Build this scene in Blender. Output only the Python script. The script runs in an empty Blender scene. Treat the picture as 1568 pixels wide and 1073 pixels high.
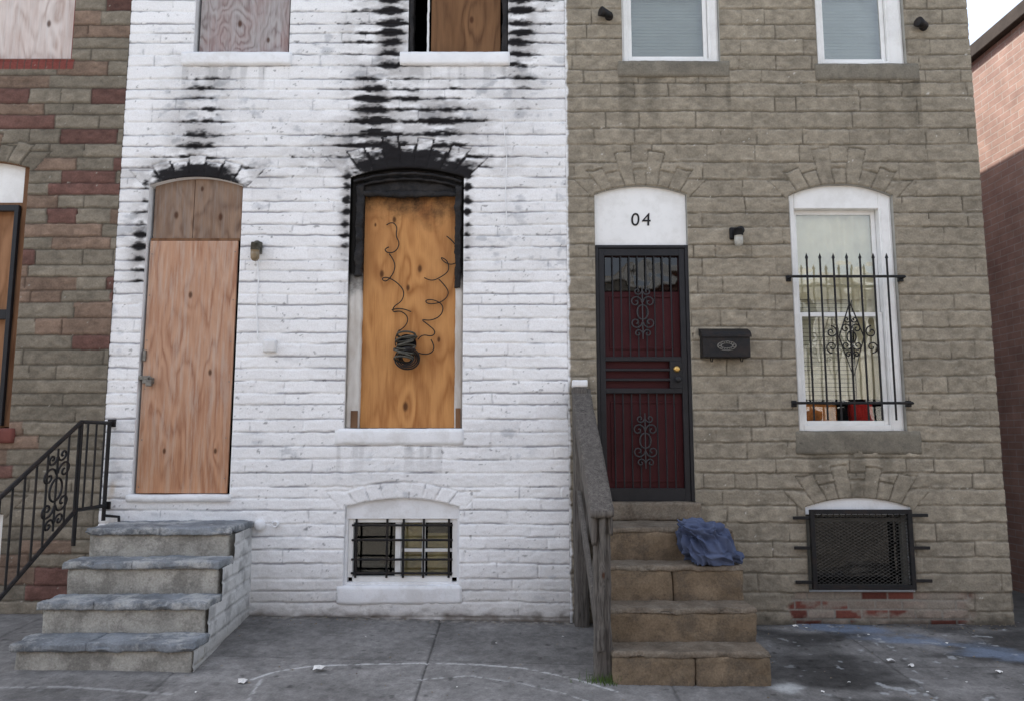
import bpy, bmesh, math, random
import numpy as np
from mathutils import Vector, noise as mn
random.seed(7)
S = bpy.context.scene
# ------------------------------------------------------------------ survey
F = 1140.0; TH = math.atan(0.12); CH = 1.385; CY = -6.0
def sv(u, v, y=0.0):
    """single-view survey: photo reading -> metres on a vertical plane at depth y"""
    fy = F*math.cos(TH) - (536.5-v)*math.sin(TH)
    fz = F*math.sin(TH) + (536.5-v)*math.cos(TH)
    t = (y-CY)/fy
    return ((u-784)*t, CH+fz*t)
# ------------------------------------------------------------------ nodes
def nd(nt, typ, ins=None, **props):
    n = nt.nodes.new(typ)
    for k, v in props.items(): setattr(n, k, v)
    for k, v in (ins or {}).items():
        s = n.inputs[k]
        if isinstance(v, bpy.types.NodeSocket): nt.links.new(v, s)
        else: s.default_value = v
    return n
def mth(nt, op, a, b=0.0, c=None, clamp=False):
    d = {0: a, 1: b}
    if c is not None: d[2] = c
    return nd(nt, 'ShaderNodeMath', d, operation=op, use_clamp=clamp).outputs[0]
def newmat(name):
    m = bpy.data.materials.new(name); m.use_nodes = True
    nt = m.node_tree; bs = nt.nodes['Principled BSDF']; bs.inputs['Specular IOR Level'].default_value = .15
    return m, nt, bs
def ramp(nt, fac, stops):
    r = nd(nt, 'ShaderNodeValToRGB', {'Fac': fac})
    el = r.color_ramp.elements
    el[0].position, el[0].color = stops[0][0], (*stops[0][1], 1)
    el[1].position, el[1].color = stops[-1][0], (*stops[-1][1], 1)
    for p, c in stops[1:-1]:
        e = el.new(p); e.color = (*c, 1)
    return r.outputs[0]
def mix(nt, fac, a, b, bt='MIX'):
    n = nd(nt, 'ShaderNodeMixRGB', {'Fac': fac}, blend_type=bt)
    for i, v in ((1, a), (2, b)):
        if isinstance(v, bpy.types.NodeSocket): nt.links.new(v, n.inputs[i])
        else: n.inputs[i].default_value = (*v, 1)
    return n.outputs[0]
def objco(nt, scale=(1, 1, 1)):
    tc = nd(nt, 'ShaderNodeTexCoord')
    return nd(nt, 'ShaderNodeMapping', {'Vector': tc.outputs['Object'], 'Scale': scale}).outputs[0]
def noi(nt, co, scale, detail=4, rough=.55, dist=0):
    return nd(nt, 'ShaderNodeTexNoise', {'Vector': co, 'Scale': scale, 'Detail': detail, 'Roughness': rough, 'Distortion': dist}).outputs[0]
def bump(nt, bs, h, strength, dist=.01):
    b = nd(nt, 'ShaderNodeBump', {'Height': h, 'Strength': strength, 'Distance': dist})
    nt.links.new(b.outputs[0], bs.inputs['Normal'])
def m_plain(name, c, rough=.6, metal=0, var=.25, sc=8, bmp=.25, bsc=60, dirt=None, dirtamt=.5, spec=.15, grit=0.):
    m, nt, bs = newmat(name); co = objco(nt)
    n1 = noi(nt, co, sc, 4, .6)
    lo = tuple(x*(1-var) for x in c); hi = tuple(min(1, x*(1+var)) for x in c)
    col = ramp(nt, n1, [(.3, lo), (.7, hi)])
    if dirt:
        n2 = noi(nt, co, sc*.45+1.3, 6, .75)
        f = ramp(nt, n2, [(.48, (0, 0, 0)), (.60, (dirtamt,)*3)])
        col = mix(nt, f, col, dirt)
    if grit:
        n3 = noi(nt, co, 75, 3, .75)
        col = mix(nt, 1, col, ramp(nt, n3, [(.32, (1-grit,)*3), (.68, (1+grit*.8,)*3)]), 'MULTIPLY')
        n4 = noi(nt, co, 17, 5, .75)
        col = mix(nt, ramp(nt, n4, [(.60, (0, 0, 0)), (.68, (.55,)*3)]), col, mix(nt, 1, col, (.45, .45, .45), 'MULTIPLY'))
    nt.links.new(col, bs.inputs['Base Color'])
    bs.inputs['Roughness'].default_value = rough; bs.inputs['Metallic'].default_value = metal
    bs.inputs['Specular IOR Level'].default_value = spec
    if bmp: bump(nt, bs, noi(nt, co, bsc, 3, .65), bmp, .006)
    return m
def m_attr(name, rough=.75, bmp=.5, amp=.17, sc=55):
    m, nt, bs = newmat(name); co = objco(nt)
    a = nd(nt, 'ShaderNodeAttribute', attribute_name='Col').outputs['Color']
    n1 = noi(nt, co, sc, 3, .7)
    f = ramp(nt, n1, [(.3, (1-amp,)*3), (.7, (1+amp*.8,)*3)])
    col = mix(nt, 1, a, f, 'MULTIPLY')
    nt.links.new(col, bs.inputs['Base Color'])
    bs.inputs['Roughness'].default_value = rough
    bump(nt, bs, n1, bmp, .006)
    return m
def m_wood(name, c1, c2, stain, freq=34, knots=(), kr=.10, nsx=2.2, nsz=.55, off=0., stainamt=.5, weather=None, burn=None, grain=.55, wamt=.75, tint=None):
    m, nt, bs = newmat(name)
    tc = nd(nt, 'ShaderNodeTexCoord').outputs['Object']
    mp = nd(nt, 'ShaderNodeMapping', {'Vector': tc, 'Scale': (nsx, nsx, nsz), 'Location': (off, off*.7, off*1.3)}).outputs[0]
    f = noi(nt, mp, 1.5, 3, .5, .4)
    kd = None
    sx = nd(nt, 'ShaderNodeSeparateXYZ', {0: tc})
    for (kx, kz, a) in knots:
        dx = mth(nt, 'SUBTRACT', sx.outputs[0], kx); dz = mth(nt, 'MULTIPLY', mth(nt, 'SUBTRACT', sx.outputs[2], kz), .55)
        d = mth(nt, 'SQRT', mth(nt, 'ADD', mth(nt, 'MULTIPLY', dx, dx), mth(nt, 'MULTIPLY', dz, dz)))
        g = nd(nt, 'ShaderNodeMapRange', {'Value': d, 'From Min': 0., 'From Max': kr*a, 'To Min': .12*a, 'To Max': 0.}, interpolation_type='SMOOTHERSTEP').outputs[0]
        f = mth(nt, 'ADD', f, g)
        k = nd(nt, 'ShaderNodeMapRange', {'Value': d, 'From Min': .008*a, 'From Max': .026*a, 'To Min': 1., 'To Max': 0.}, interpolation_type='SMOOTHSTEP').outputs[0]
        kd = k if kd is None else mth(nt, 'MAXIMUM', kd, k)
    fib = noi(nt, nd(nt, 'ShaderNodeMapping', {'Vector': tc, 'Scale': (70, 70, 3)}).outputs[0], 1.5, 4, .7)
    # fibres fray the growth-ring lines
    f = mth(nt, 'ADD', f, mth(nt, 'MULTIPLY', fib, .035))
    s = mth(nt, 'MULTIPLY_ADD', mth(nt, 'SINE', mth(nt, 'MULTIPLY', f, freq*2)), .5, .5)
    s = mth(nt, 'POWER', s, .6)
    gm = noi(nt, nd(nt, 'ShaderNodeMapping', {'Vector': tc, 'Scale': (6, 6, 1.6), 'Location': (7, off, 1)}).outputs[0], 1.3, 4, .6)
    gm = nd(nt, 'ShaderNodeMapRange', {'Value': gm, 'From Min': .35, 'From Max': .65, 'To Min': .2, 'To Max': 1.}).outputs[0]
    s = mth(nt, 'MULTIPLY_ADD', mth(nt, 'SUBTRACT', s, .6), gm, .6)
    s = mth(nt, 'ADD', mth(nt, 'MULTIPLY', s, grain), mth(nt, 'MULTIPLY', fib, 1-grain))
    col = ramp(nt, s, [(.15, c1), (.72, c2)])
    st = noi(nt, nd(nt, 'ShaderNodeMapping', {'Vector': tc, 'Scale': (3, 3, 1.2), 'Location': (off, 0, off)}).outputs[0], 1.6, 5, .65)
    sf = ramp(nt, st, [(.42, (0, 0, 0)), (.62, (stainamt,)*3)])
    col = mix(nt, sf, col, mix(nt, .5, stain, mix(nt, 1, col, (.9, .9, .9), 'MULTIPLY')))
    if weather:
        wf = noi(nt, nd(nt, 'ShaderNodeMapping', {'Vector': tc, 'Scale': (22, 22, 1.4), 'Location': (3, off, 0)}).outputs[0], 1.5, 6, .75)
        col = mix(nt, ramp(nt, wf, [(.47, (0, 0, 0)), (.62, (wamt,)*3)]), col, weather)
    if tint:
        tz = nd(nt, 'ShaderNodeMapRange', {'Value': sx.outputs[2], 'From Min': tint[0], 'From Max': tint[1], 'To Min': .0, 'To Max': .6}).outputs[0]
        col = mix(nt, tz, col, mix(nt, 1, col, tint[2], 'MULTIPLY'))
    if kd is not None: col = mix(nt, mth(nt, 'MULTIPLY', kd, .85), col, (.06, .022, .009))
    if burn:
        bn = noi(nt, objco(nt), 6, 6, .7)
        bz = mth(nt, 'ADD', sx.outputs[2], mth(nt, 'MULTIPLY', bn, burn[2]))
        bf = nd(nt, 'ShaderNodeMapRange', {'Value': bz, 'From Min': burn[0], 'From Max': burn[1]}, interpolation_type='SMOOTHSTEP').outputs[0]
        col = mix(nt, bf, col, (.010, .009, .008))
    nt.links.new(col, bs.inputs['Base Color'])
    bs.inputs['Roughness'].default_value = .75
    bump(nt, bs, fib, .3, .004)
    return m
def m_brick(name, c1, c2, mortar, sc=1.0, bumpst=.6):
    m, nt, bs = newmat(name)
    tc = nd(nt, 'ShaderNodeTexCoord').outputs['Object']
    sp = nd(nt, 'ShaderNodeSeparateXYZ', {0: tc})
    u = mth(nt, 'ADD', sp.outputs[0], sp.outputs[1])
    co = nd(nt, 'ShaderNodeCombineXYZ', {0: u, 1: sp.outputs[2]}).outputs[0]
    b = nd(nt, 'ShaderNodeTexBrick', {'Vector': co, 'Color1': (*c1, 1), 'Color2': (*c2, 1), 'Mortar': (*mortar, 1), 'Scale': 1.0,
        'Mortar Size': .006, 'Mortar Smooth': .3, 'Brick Width': .215*sc, 'Row Height': .072*sc})
    n = noi(nt, tc, 3, 5, .7)
    col = mix(nt, 1, b.outputs[0], ramp(nt, n, [(.3, (.7,)*3), (.7, (1.2,)*3)]), 'MULTIPLY')
    nt.links.new(col, bs.inputs['Base Color']); bs.inputs['Roughness'].default_value = .85
    h = mth(nt, 'SUBTRACT', mth(nt, 'MULTIPLY', n, .4), b.outputs[1])
    bump(nt, bs, h, bumpst, .01)
    return m
def m_glass(name, tint=(.9, .95, .95), refl=.0):
    m = bpy.data.materials.new(name); m.use_nodes = True; nt = m.node_tree; nt.nodes.clear()
    out = nd(nt, 'ShaderNodeOutputMaterial')
    fr = nd(nt, 'ShaderNodeFresnel', {'IOR': 1.5}).outputs[0]
    fr = mth(nt, 'ADD', fr, refl, clamp=True)
    t = nd(nt, 'ShaderNodeBsdfTransparent', {'Color': (*tint, 1)})
    g = nd(nt, 'ShaderNodeBsdfGlossy', {'Color': (1, 1, 1, 1), 'Roughness': .02})
    wv = noi(nt, objco(nt), 2.5, 2)
    bp = nd(nt, 'ShaderNodeBump', {'Height': wv, 'Strength': .25, 'Distance': .03})
    nt.links.new(bp.outputs[0], g.inputs['Normal'])
    mx = nd(nt, 'ShaderNodeMixShader', {0: fr, 1: t.outputs[0], 2: g.outputs[0]})
    nt.links.new(mx.outputs[0], out.inputs[0])
    return m
# ------------------------------------------------------------------ mesh helpers
def empty(name, loc=(0, 0, 0)):
    e = bpy.data.objects.new(name, None); S.collection.objects.link(e); e.empty_display_size = .2
    return e
def link(ob, mat, parent):
    S.collection.objects.link(ob)
    if mat: ob.data.materials.append(mat)
    if parent: ob.parent = parent
    return ob
def mk(name, vs, fs, mat, parent=None, smooth=False):
    me = bpy.data.meshes.new(name); me.from_pydata([tuple(v) for v in vs], [], fs); me.update()
    if smooth: me.polygons.foreach_set('use_smooth', [True]*len(me.polygons))
    return link(bpy.data.objects.new(name, me), mat, parent)
def box(name, b, mat, parent=None, bev=.004): return boxes(name, [b], mat, parent, bev)
def boxes(name, bl, mat, parent=None, bev=.003):
    vs = []; fs = []
    for (x0, x1, y0, y1, z0, z1) in bl:
        k = len(vs)
        vs += [(x, y, z) for x in (x0, x1) for y in (y0, y1) for z in (z0, z1)]
        fs += [tuple(i+k for i in f) for f in [(0, 1, 3, 2), (4, 6, 7, 5), (0, 4, 5, 1), (2, 3, 7, 6), (0, 2, 6, 4), (1, 5, 7, 3)]]
    ob = mk(name, vs, fs, mat, parent)
    if bev:
        md = ob.modifiers.new('bev', 'BEVEL'); md.width = bev; md.segments = 2
    return ob
def rbox(name, b, cell, r, amp, mat, parent=None, nsc=5., warp=None, chip=0.):
    x0, x1, y0, y1, z0, z1 = b
    lo = Vector((x0, y0, z0)); hi = Vector((x1, y1, z1)); L = hi-lo; mid = (lo+hi)/2
    n = [max(2, int(round(L[i]/cell))) for i in range(3)]
    idx = {}; vs = []; fs = []
    def vid(i, j, k):
        key = (i, j, k)
        if key not in idx:
            p = Vector((lo[0]+L[0]*i/n[0], lo[1]+L[1]*j/n[1], lo[2]+L[2]*k/n[2]))
            rr = min(r, min(L)*.45)
            c = Vector([min(max(p[a], lo[a]+rr), hi[a]-rr) for a in range(3)])
            d = p-c
            if d.length > 1e-9: p = c+d.normalized()*rr
            q = p*nsc
            w = mn.noise_vector(q)+mn.noise_vector(q*3.1)*.5+mn.noise_vector(q*8.3)*.25
            p = p+w*amp
            if chip and i in (0, n[0]) or chip and (j == 0):
                if k in (n[2], n[2]-1, 0):
                    a = max(0, mn.noise(Vector((p.x*9, p.y*9, p.z*9+3)))-.12)
                    p.z -= chip*a*(1 if k else -1); p.y += chip*a*.9
            if warp: p = warp(p)
            idx[key] = len(vs); vs.append(p)
        return idx[key]
    for i in range(n[0]):
        for j in range(n[1]):
            fs.append((vid(i, j, 0), vid(i, j+1, 0), vid(i+1, j+1, 0), vid(i+1, j, 0)))
            fs.append((vid(i, j, n[2]), vid(i+1, j, n[2]), vid(i+1, j+1, n[2]), vid(i, j+1, n[2])))
    for i in range(n[0]):
        for k in range(n[2]):
            fs.append((vid(i, 0, k), vid(i+1, 0, k), vid(i+1, 0, k+1), vid(i, 0, k+1)))
            fs.append((vid(i, n[1], k), vid(i, n[1], k+1), vid(i+1, n[1], k+1), vid(i+1, n[1], k)))
    for j in range(n[1]):
        for k in range(n[2]):
            fs.append((vid(0, j, k), vid(0, j, k+1), vid(0, j+1, k+1), vid(0, j+1, k)))
            fs.append((vid(n[0], j, k), vid(n[0], j+1, k), vid(n[0], j+1, k+1), vid(n[0], j, k+1)))
    return mk(name, vs, fs, mat, parent, True)
def curves(name, polys, rad, mat, parent=None, res=2, nurbs=False):
    cu = bpy.data.curves.new(name, 'CURVE'); cu.dimensions = '3D'; cu.bevel_depth = rad; cu.bevel_resolution = res; cu.use_fill_caps = True
    for p in polys:
        sp = cu.splines.new('NURBS' if nurbs else 'POLY'); sp.points.add(len(p)-1)
        for i, q in enumerate(p): sp.points[i].co = (*q, 1)
        if nurbs: sp.order_u = 3; sp.use_endpoint_u = True; sp.resolution_u = 6
    return link(bpy.data.objects.new(name, cu), mat, parent)
def lathe(name, c, prof, axis, mat, parent=None, n=24):
    ax = Vector(axis).normalized(); t = Vector((0, 0, 1)) if abs(ax.z) < .9 else Vector((1, 0, 0))
    a = ax.cross(t).normalized(); b = ax.cross(a); c = Vector(c); vs = []; fs = []
    for (r, h) in prof:
        for i in range(n):
            an = 2*math.pi*i/n; vs.append(c+ax*h+a*(r*math.cos(an))+b*(r*math.sin(an)))
    for k in range(len(prof)-1):
        for i in range(n):
            j = (i+1) % n; fs.append((k*n+i, k*n+j, (k+1)*n+j, (k+1)*n+i))
    fs.append(tuple(range(n))); fs.append(tuple(range((len(prof)-1)*n, len(prof)*n)))
    return mk(name, vs, fs, mat, parent, True)
def grid_mesh(name, P, C, keep, mat, parent=None):
    nz, nx = P.shape[:2]
    ids = np.arange(nz*nx).reshape(nz, nx)
    q = np.stack([ids[:-1, :-1], ids[:-1, 1:], ids[1:, 1:], ids[1:, :-1]], -1)[keep]
    used, inv = np.unique(q.ravel(), return_inverse=True)
    co = P.reshape(-1, 3)[used]; col = C.reshape(-1, 3)[used]
    me = bpy.data.meshes.new(name); m = len(q)
    me.vertices.add(len(used)); me.vertices.foreach_set('co', co.astype(np.float32).ravel())
    me.loops.add(4*m); me.loops.foreach_set('vertex_index', inv.astype(np.int32).ravel())
    me.polygons.add(m); me.polygons.foreach_set('loop_start', np.arange(0, 4*m, 4, dtype=np.int32))
    me.polygons.foreach_set('use_smooth', np.ones(m, dtype=bool))
    me.update(calc_edges=True); me.validate()
    at = me.color_attributes.new('Col', 'FLOAT_COLOR', 'POINT')
    rgba = np.ones((len(used), 4), np.float32); rgba[:, :3] = np.clip(col, 0, 1)
    at.data.foreach_set('color', rgba.ravel())
    return link(bpy.data.objects.new(name, me), mat, parent)
TAB = np.random.default_rng(3).random((257, 257)); TAB[256] = TAB[0]; TAB[:, 256] = TAB[:, 0]
def vn(X, Z, sx, sz=None, seed=0):
    sz = sz or sx
    x = X*sx+seed*17.3+100; z = Z*sz+seed*9.7+100
    xi = np.floor(x).astype(int); zi = np.floor(z).astype(int); fx = x-xi; fz = z-zi
    fx = fx*fx*(3-2*fx); fz = fz*fz*(3-2*fz); a = xi % 256; b = zi % 256
    return (TAB[a, b]*(1-fx)*(1-fz)+TAB[a+1, b]*fx*(1-fz)+TAB[a, b+1]*(1-fx)*fz+TAB[a+1, b+1]*fx*fz)
def fbm(X, Z, sx, sz=None, o=4, seed=0):
    sz = sz or sx; r = 0; a = .5; t = 0
    for i in range(o):
        r = r+a*vn(X, Z, sx*2**i, sz*2**i, seed+i*3); t += a; a *= .55
    return r/t
def ss(a, b, x):
    t = np.clip((x-a)/(b-a), 0, 1); return t*t*(3-2*t)
def hsh(i, s=0.):
    v = np.sin(i*12.9898+s*78.233)*43758.5453; return v-np.floor(v)
def cmix(C, m, c):
    m = np.asarray(m)[..., None]; return C*(1-m)+m*np.asarray(c)
def arch(o, x):
    xl, xr, zb, zs, zt = o[:5]; w = (xr-xl)/2; xc = (xl+xr)/2; r = zt-zs
    R = (w*w+r*r)/(2*r); d = np.clip(np.asarray(x)-xc, -w, w)
    return zt-R+np.sqrt(R*R-d*d)
def wall(name, x0, x1, z0, z1, h, ops, seed, ch, lens, relief, jw, colf, mat, parent, U=None, O=None, Nv=None, keepf=None, vjoint=1., rgh=.75, wob=1., rf=1.):
    rg = np.random.default_rng(seed)
    nx = int(round((x1-x0)/h))+1; nz = int(round((z1-z0)/h))+1
    X, Z = np.meshgrid(np.linspace(x0, x1, nx), np.linspace(z0, z1, nz))
    for o in ops:
        xl, xr, zb, zs, zt = o[:5]
        inz = (Z > zb-h) & (Z < zs+h)
        for e in (xl, xr): X = np.where((abs(X-e) < h*.5) & inz, e, X)
    for o in ops:
        xl, xr, zb, zs, zt = o[:5]
        inx = (X > xl-1e-6) & (X < xr+1e-6); az = arch(o, X)
        Z = np.where(inx & (abs(Z-az) < h*.55), az, Z); Z = np.where(inx & (abs(Z-zb) < h*.5), zb, Z)
    Zw = Z+.012*(vn(X, Z, 1.3, 2., seed)-.5)+.010*wob*(vn(X, Z, 9, 6, seed+1)-.5)+.006*wob*(vn(X, Z, 28, 14, seed+13)-.5)
    Xw = X+.014*(vn(X, Z, 8, 9, seed+2)-.5)
    zl = [z0-.3]
    while zl[-1] < z1+.3: zl.append(zl[-1]+ch*rg.uniform(.84, 1.18))
    zl = np.array(zl); ri = np.searchsorted(zl, Zw)-1
    lo = zl[ri]; hi = zl[ri+1]; dz = np.minimum(Zw-lo, hi-Zw); tz = (Zw-lo)/(hi-lo)
    bid = np.zeros_like(X); dx = np.ones_like(X)
    for r in np.unique(ri):
        js = [x0-1-rg.uniform(0, .4)]
        while js[-1] < x1+1: js.append(js[-1]+rg.choice(lens)*rg.uniform(.85, 1.15))
        js = np.array(js); m = ri == r; k = np.searchsorted(js, Xw[m])
        bid[m] = r*97+k; dx[m] = np.minimum(Xw[m]-js[k-1], js[k]-Xw[m])
    vo = np.zeros_like(X)
    for n_, o in enumerate(ops):
        if len(o) < 6: continue
        xl, xr, zb, zs, zt, pat = o[:6]; xc = (xl+xr)/2; w = (xr-xl)/2
        zc = zs-w*1.15; ang = np.arctan2(Xw-xc, np.maximum(Zw-zc, .05)); A = math.atan2(w+.05, zs-zc)
        nk = len(pat); k = np.floor((ang+A)/(2*A)*nk).astype(int); kk = np.clip(k, 0, nk-1)
        hh = np.array(pat)[kk]; rad = Zw-arch(o, X)
        ins = (k >= 0) & (k < nk) & (rad > -.02) & (rad < hh) & (Zw > zs-.02)
        fr = (ang+A)/(2*A)*nk-k; da = np.minimum(fr, 1-fr)*(2*A/nk)*(w*1.3+.15)
        bid = np.where(ins, 50000+n_*100+kk, bid)
        dz = np.where(ins, np.minimum(hh-rad, .05+rad*0), np.where((k >= 0) & (k < nk) & (rad > hh) & (rad < 1) & (Zw > zs-.02), np.minimum(dz, rad-hh), dz))
        dx = np.where(ins, da, dx); tz = np.where(ins, np.clip(rad/hh*.5, 0, 1), tz); vo = np.where(ins, 1, vo)
    rnd = hsh(bid, seed); rnd2 = hsh(bid, seed+5.); rnd3 = hsh(bid, seed+9.)
    rough = fbm(X, Z, 14*rf, 22*rf, 4, seed+4)-.5
    jn = .006*(vn(X, Z, 60, 60, seed+7)-.3)
    vw = np.where(vo > 0, .8, vjoint*ss(.15, .8, rnd3))
    e1 = ss(0, jw, dz+jn)*(.75+.25*vn(X, Z, 5, 9, seed+17))+.0; e1 = np.where(dz > jw, 1, e1)
    e2 = 1-(1-ss(0, jw*.9, dx+jn))*vw
    prof = np.minimum(e1, e2)
    tilt = (tz-.5)*(rnd2-.35)*.5
    H = relief*(prof*(.75+.5*rnd+tilt))+relief*rgh*rough*prof+.004*(fbm(X, Z, 3, 3, 3, seed+8)-.5)
    C, H = colf(X, Z, dict(rnd=rnd, rnd2=rnd2, rnd3=rnd3, prof=prof, tz=tz, e1=e1, e2=e2, vo=vo, rough=rough, bid=bid, dz=dz, dx=dx, vw=vw), H)
    keep = np.ones((nz-1, nx-1), bool)
    cx = (X[:-1, :-1]+X[1:, 1:])/2; cz = (Z[:-1, :-1]+Z[1:, 1:]+Z[1:, :-1]+Z[:-1, 1:])/4
    for o in ops:
        xl, xr, zb, zs, zt = o[:5]
        keep &= ~((cx > xl) & (cx < xr) & (cz > zb) & (cz < arch(o, cx)))
        nb = (X >= xl-1e-5) & (X <= xr+1e-5) & (Z >= zb-1e-5) & (Z <= arch(o, X)+1e-5)
        H = np.where(nb, .004, H)
    if keepf is not None: keep &= keepf(cx, cz)
    if U is None: P = np.stack([X, -H, Z], -1)
    else: P = (np.array(O)+X[..., None]*np.array(U)+H[..., None]*np.array(Nv)); P[..., 2] += Z
    return grid_mesh(name, P, C, keep, mat, parent)
def reveal(name, o, depth, mat, parent, y0=-.004):
    xl, xr, zb, zs, zt = o[:5]
    pts = [(xl, zb), (xl, (zb+zs)/2)]+[(x, float(arch(o, x))) for x in np.linspace(xl, xr, 17)]+[(xr, (zb+zs)/2), (xr, zb), (xl, zb)]
    vs = []; fs = []
    for (x, z) in pts: vs += [(x, y0, z), (x, depth, z)]
    for i in range(len(pts)-1): fs.append((2*i, 2*i+1, 2*i+3, 2*i+2))
    return mk(name, vs, fs, mat, parent)
def spiral(cx, cz, r, turns, a0, sg, n=26, y=0., r1=.15):
    return [(cx+math.cos(a0+sg*2*math.pi*turns*i/n)*r*(1-(1-r1)*i/n), y, cz+math.sin(a0+sg*2*math.pi*turns*i/n)*r*(1-(1-r1)*i/n)) for i in range(n+1)]
def lerp(a, b, t): return a+(b-a)*t
# ------------------------------------------------------------------ materials
M_wall = m_attr('painted_formstone', .8, .35, .09, 80)
M_wallg = m_attr('grey_painted_formstone', .85, .6, .18, 65)
M_pave = m_attr('pavement_concrete', .8, .5, .22, 70)
M_white = m_plain('white_masonry_paint', (.79, .795, .80), .6, 0, .05, 5, .4, 50, (.55, .53, .50), .4)
M_whitetrim = m_plain('white_vinyl', (.80, .80, .78), .45, 0, .04, 4, .1, 40, (.60, .59, .55), .35, .3)
M_greytrim = m_plain('grey_sill_paint', (.195, .175, .138), .75, 0, .2, 6, .6, 45, (.12, .11, .09), .6, .15, .15)
M_greyrev = m_plain('grey_reveal', (.34, .33, .30), .75, 0, .2, 6, .4, 45)
M_dark = m_plain('dark_interior', (.008, .008, .009), .9, 0, .2, 4, 0, 60, None, 0, 0.)
M_char = m_plain('charred_wood', (.009, .008, .008), .6, 0, .6, 14, 1., 45, (.035, .03, .027), .5, .25)
M_iron = m_plain('black_iron', (.010, .010, .011), .5, .0, .3, 20, .3, 120, (.05, .03, .02), .25, .25)
M_irondoor = m_plain('security_door_paint', (.016, .016, .018), .45, 0, .25, 8, .15, 120, None, 0, .25)
M_maroon = m_plain('maroon_door', (.046, .006, .008), .5, 0, .15, 5, .1, 60, None, 0, .2)
M_mesh = m_plain('weathered_mesh', (.07, .066, .060), .6, .2, .4, 30, 0)
M_brass = m_plain('brass', (.65, .42, .14), .3, .9, .1, 10, 0)
M_steel = m_plain('galvanised_steel', (.20, .19, .17), .5, .6, .3, 25, .2, 80)
M_lampmetal = m_plain('tarnished_lamp', (.09, .085, .07), .5, .4, .4, 25, .2, 80)
M_lampglass = m_plain('lamp_glass', (.40, .39, .35), .15, 0, .15, 20, 0, 60, None, 0, .5)
M_amber = m_plain('amber_lamp_glass', (.20, .15, .09), .2, 0, .25, 20, 0, 60, None, 0, .5)
M_stepwhite = m_plain('worn_painted_step', (.38, .365, .325), .8, 0, .22, 6, .7, 38, (.18, .17, .15), .75, .15, .22)
M_steptread = m_plain('worn_tread', (.19, .205, .22), .75, 0, .35, 5, .8, 38, (.48, .48, .46), .7, .15, .22)
M_steptan = m_plain('tan_stone_step', (.180, .135, .090), .85, 0, .3, 6, .9, 38, (.10, .08, .06), .7, .15, .25)
M_steptop = m_plain('tan_stone_worn_top', (.155, .125, .094), .85, 0, .35, 7, .9, 38, (.22, .19, .15), .6, .15, .28)
M_sidebrick = m_brick('side_wall_brick', (.40, .28, .24), (.33, .23, .20), (.42, .38, .34), 1., .3)
kn = [(*sv(604, 337, .09), .9), (*sv(585, 420, .09), 1.), (*sv(643, 412, .09), 1.), (*sv(625, 441, .09), .8), (*sv(621, 622, .09), 1.2), (*sv(575, 345, .09), .5), (*sv(672, 520, .09), .7)]
M_ply = m_wood('plywood_orange', (.26, .095, .028), (.55, .275, .10), (.42, .205, .085), 20, kn, .12, 1.9, .42, 2., .45, burn=(3.50, 3.95, .75), grain=.5)
kd = [(*sv(292, 452, .03), .9), (*sv(322, 570, .03), .8), (*sv(252, 690, .03), .7), (*sv(330, 690, .03), .7)]
M_plydoor = m_wood('faded_plywood_door', (.22, .085, .045), (.50, .30, .195), (.44, .25, .16), 26, kd, .13, 2.6, .5, 5., .5, weather=(.50, .40, .33), grain=.5, wamt=.55, tint=(1.9, 1.0, (1.0, .84, .66)))
kt = [(*sv(270, 330, .05), 1.), (*sv(338, 333, .05), 1.), (*sv(310, 290, .05), .7)]
M_plytr = m_wood('grey_weathered_plywood', (.10, .052, .032), (.29, .195, .135), (.20, .15, .12), 26, kt, .2, 2.2, .7, 9., .6, weather=(.25, .21, .18), grain=.5, wamt=.6)
M_plyup = m_wood('rain_faded_plywood', (.17, .13, .125), (.38, .35, .34), (.28, .10, .08), 40, [(-2.35, 4.95, 1.), (-2.1, 4.8, .8)], .25, 2.4, .9, 14., .6, weather=(.42, .40, .40), grain=.55, wamt=.5)
M_plyleft = m_wood('pale_plywood', (.36, .27, .23), (.66, .59, .55), (.50, .34, .28), 32, [(-4.0, 4.95, 1.)], .3, 2., .7, 19., .4, weather=(.60, .57, .55), grain=.55, wamt=.5)
M_plybrown = m_wood('brown_board', (.08, .036, .016), (.20, .105, .05), (.13, .07, .04), 20, [(-.35, 5.0, 1.)], .15, 2.4, .5, 24., .5)
M_framew = m_wood('scorched_white_frame', (.45, .42, .38), (.66, .64, .60), (.32, .24, .17), 10, (), .1, 3, .4, 3., .8, burn=(2.70, 2.95, .35))
M_frameb = m_wood('old_brown_frame', (.09, .04, .02), (.20, .105, .055), (.11, .075, .05), 20, (), .1, 3, .4, 8., .6)
M_leftply = m_wood('brown_window_board', (.16, .07, .03), (.36, .19, .10), (.22, .13, .07), 22, (), .1, 2.2, .4, 31., .5)
M_post = m_wood('grey_weathered_timber', (.026, .023, .021), (.125, .112, .10), (.05, .045, .04), 60, [(.57, .55, .6)], .1, 8, .5, 6., .6, weather=(.17, .155, .135), wamt=.6)
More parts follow.
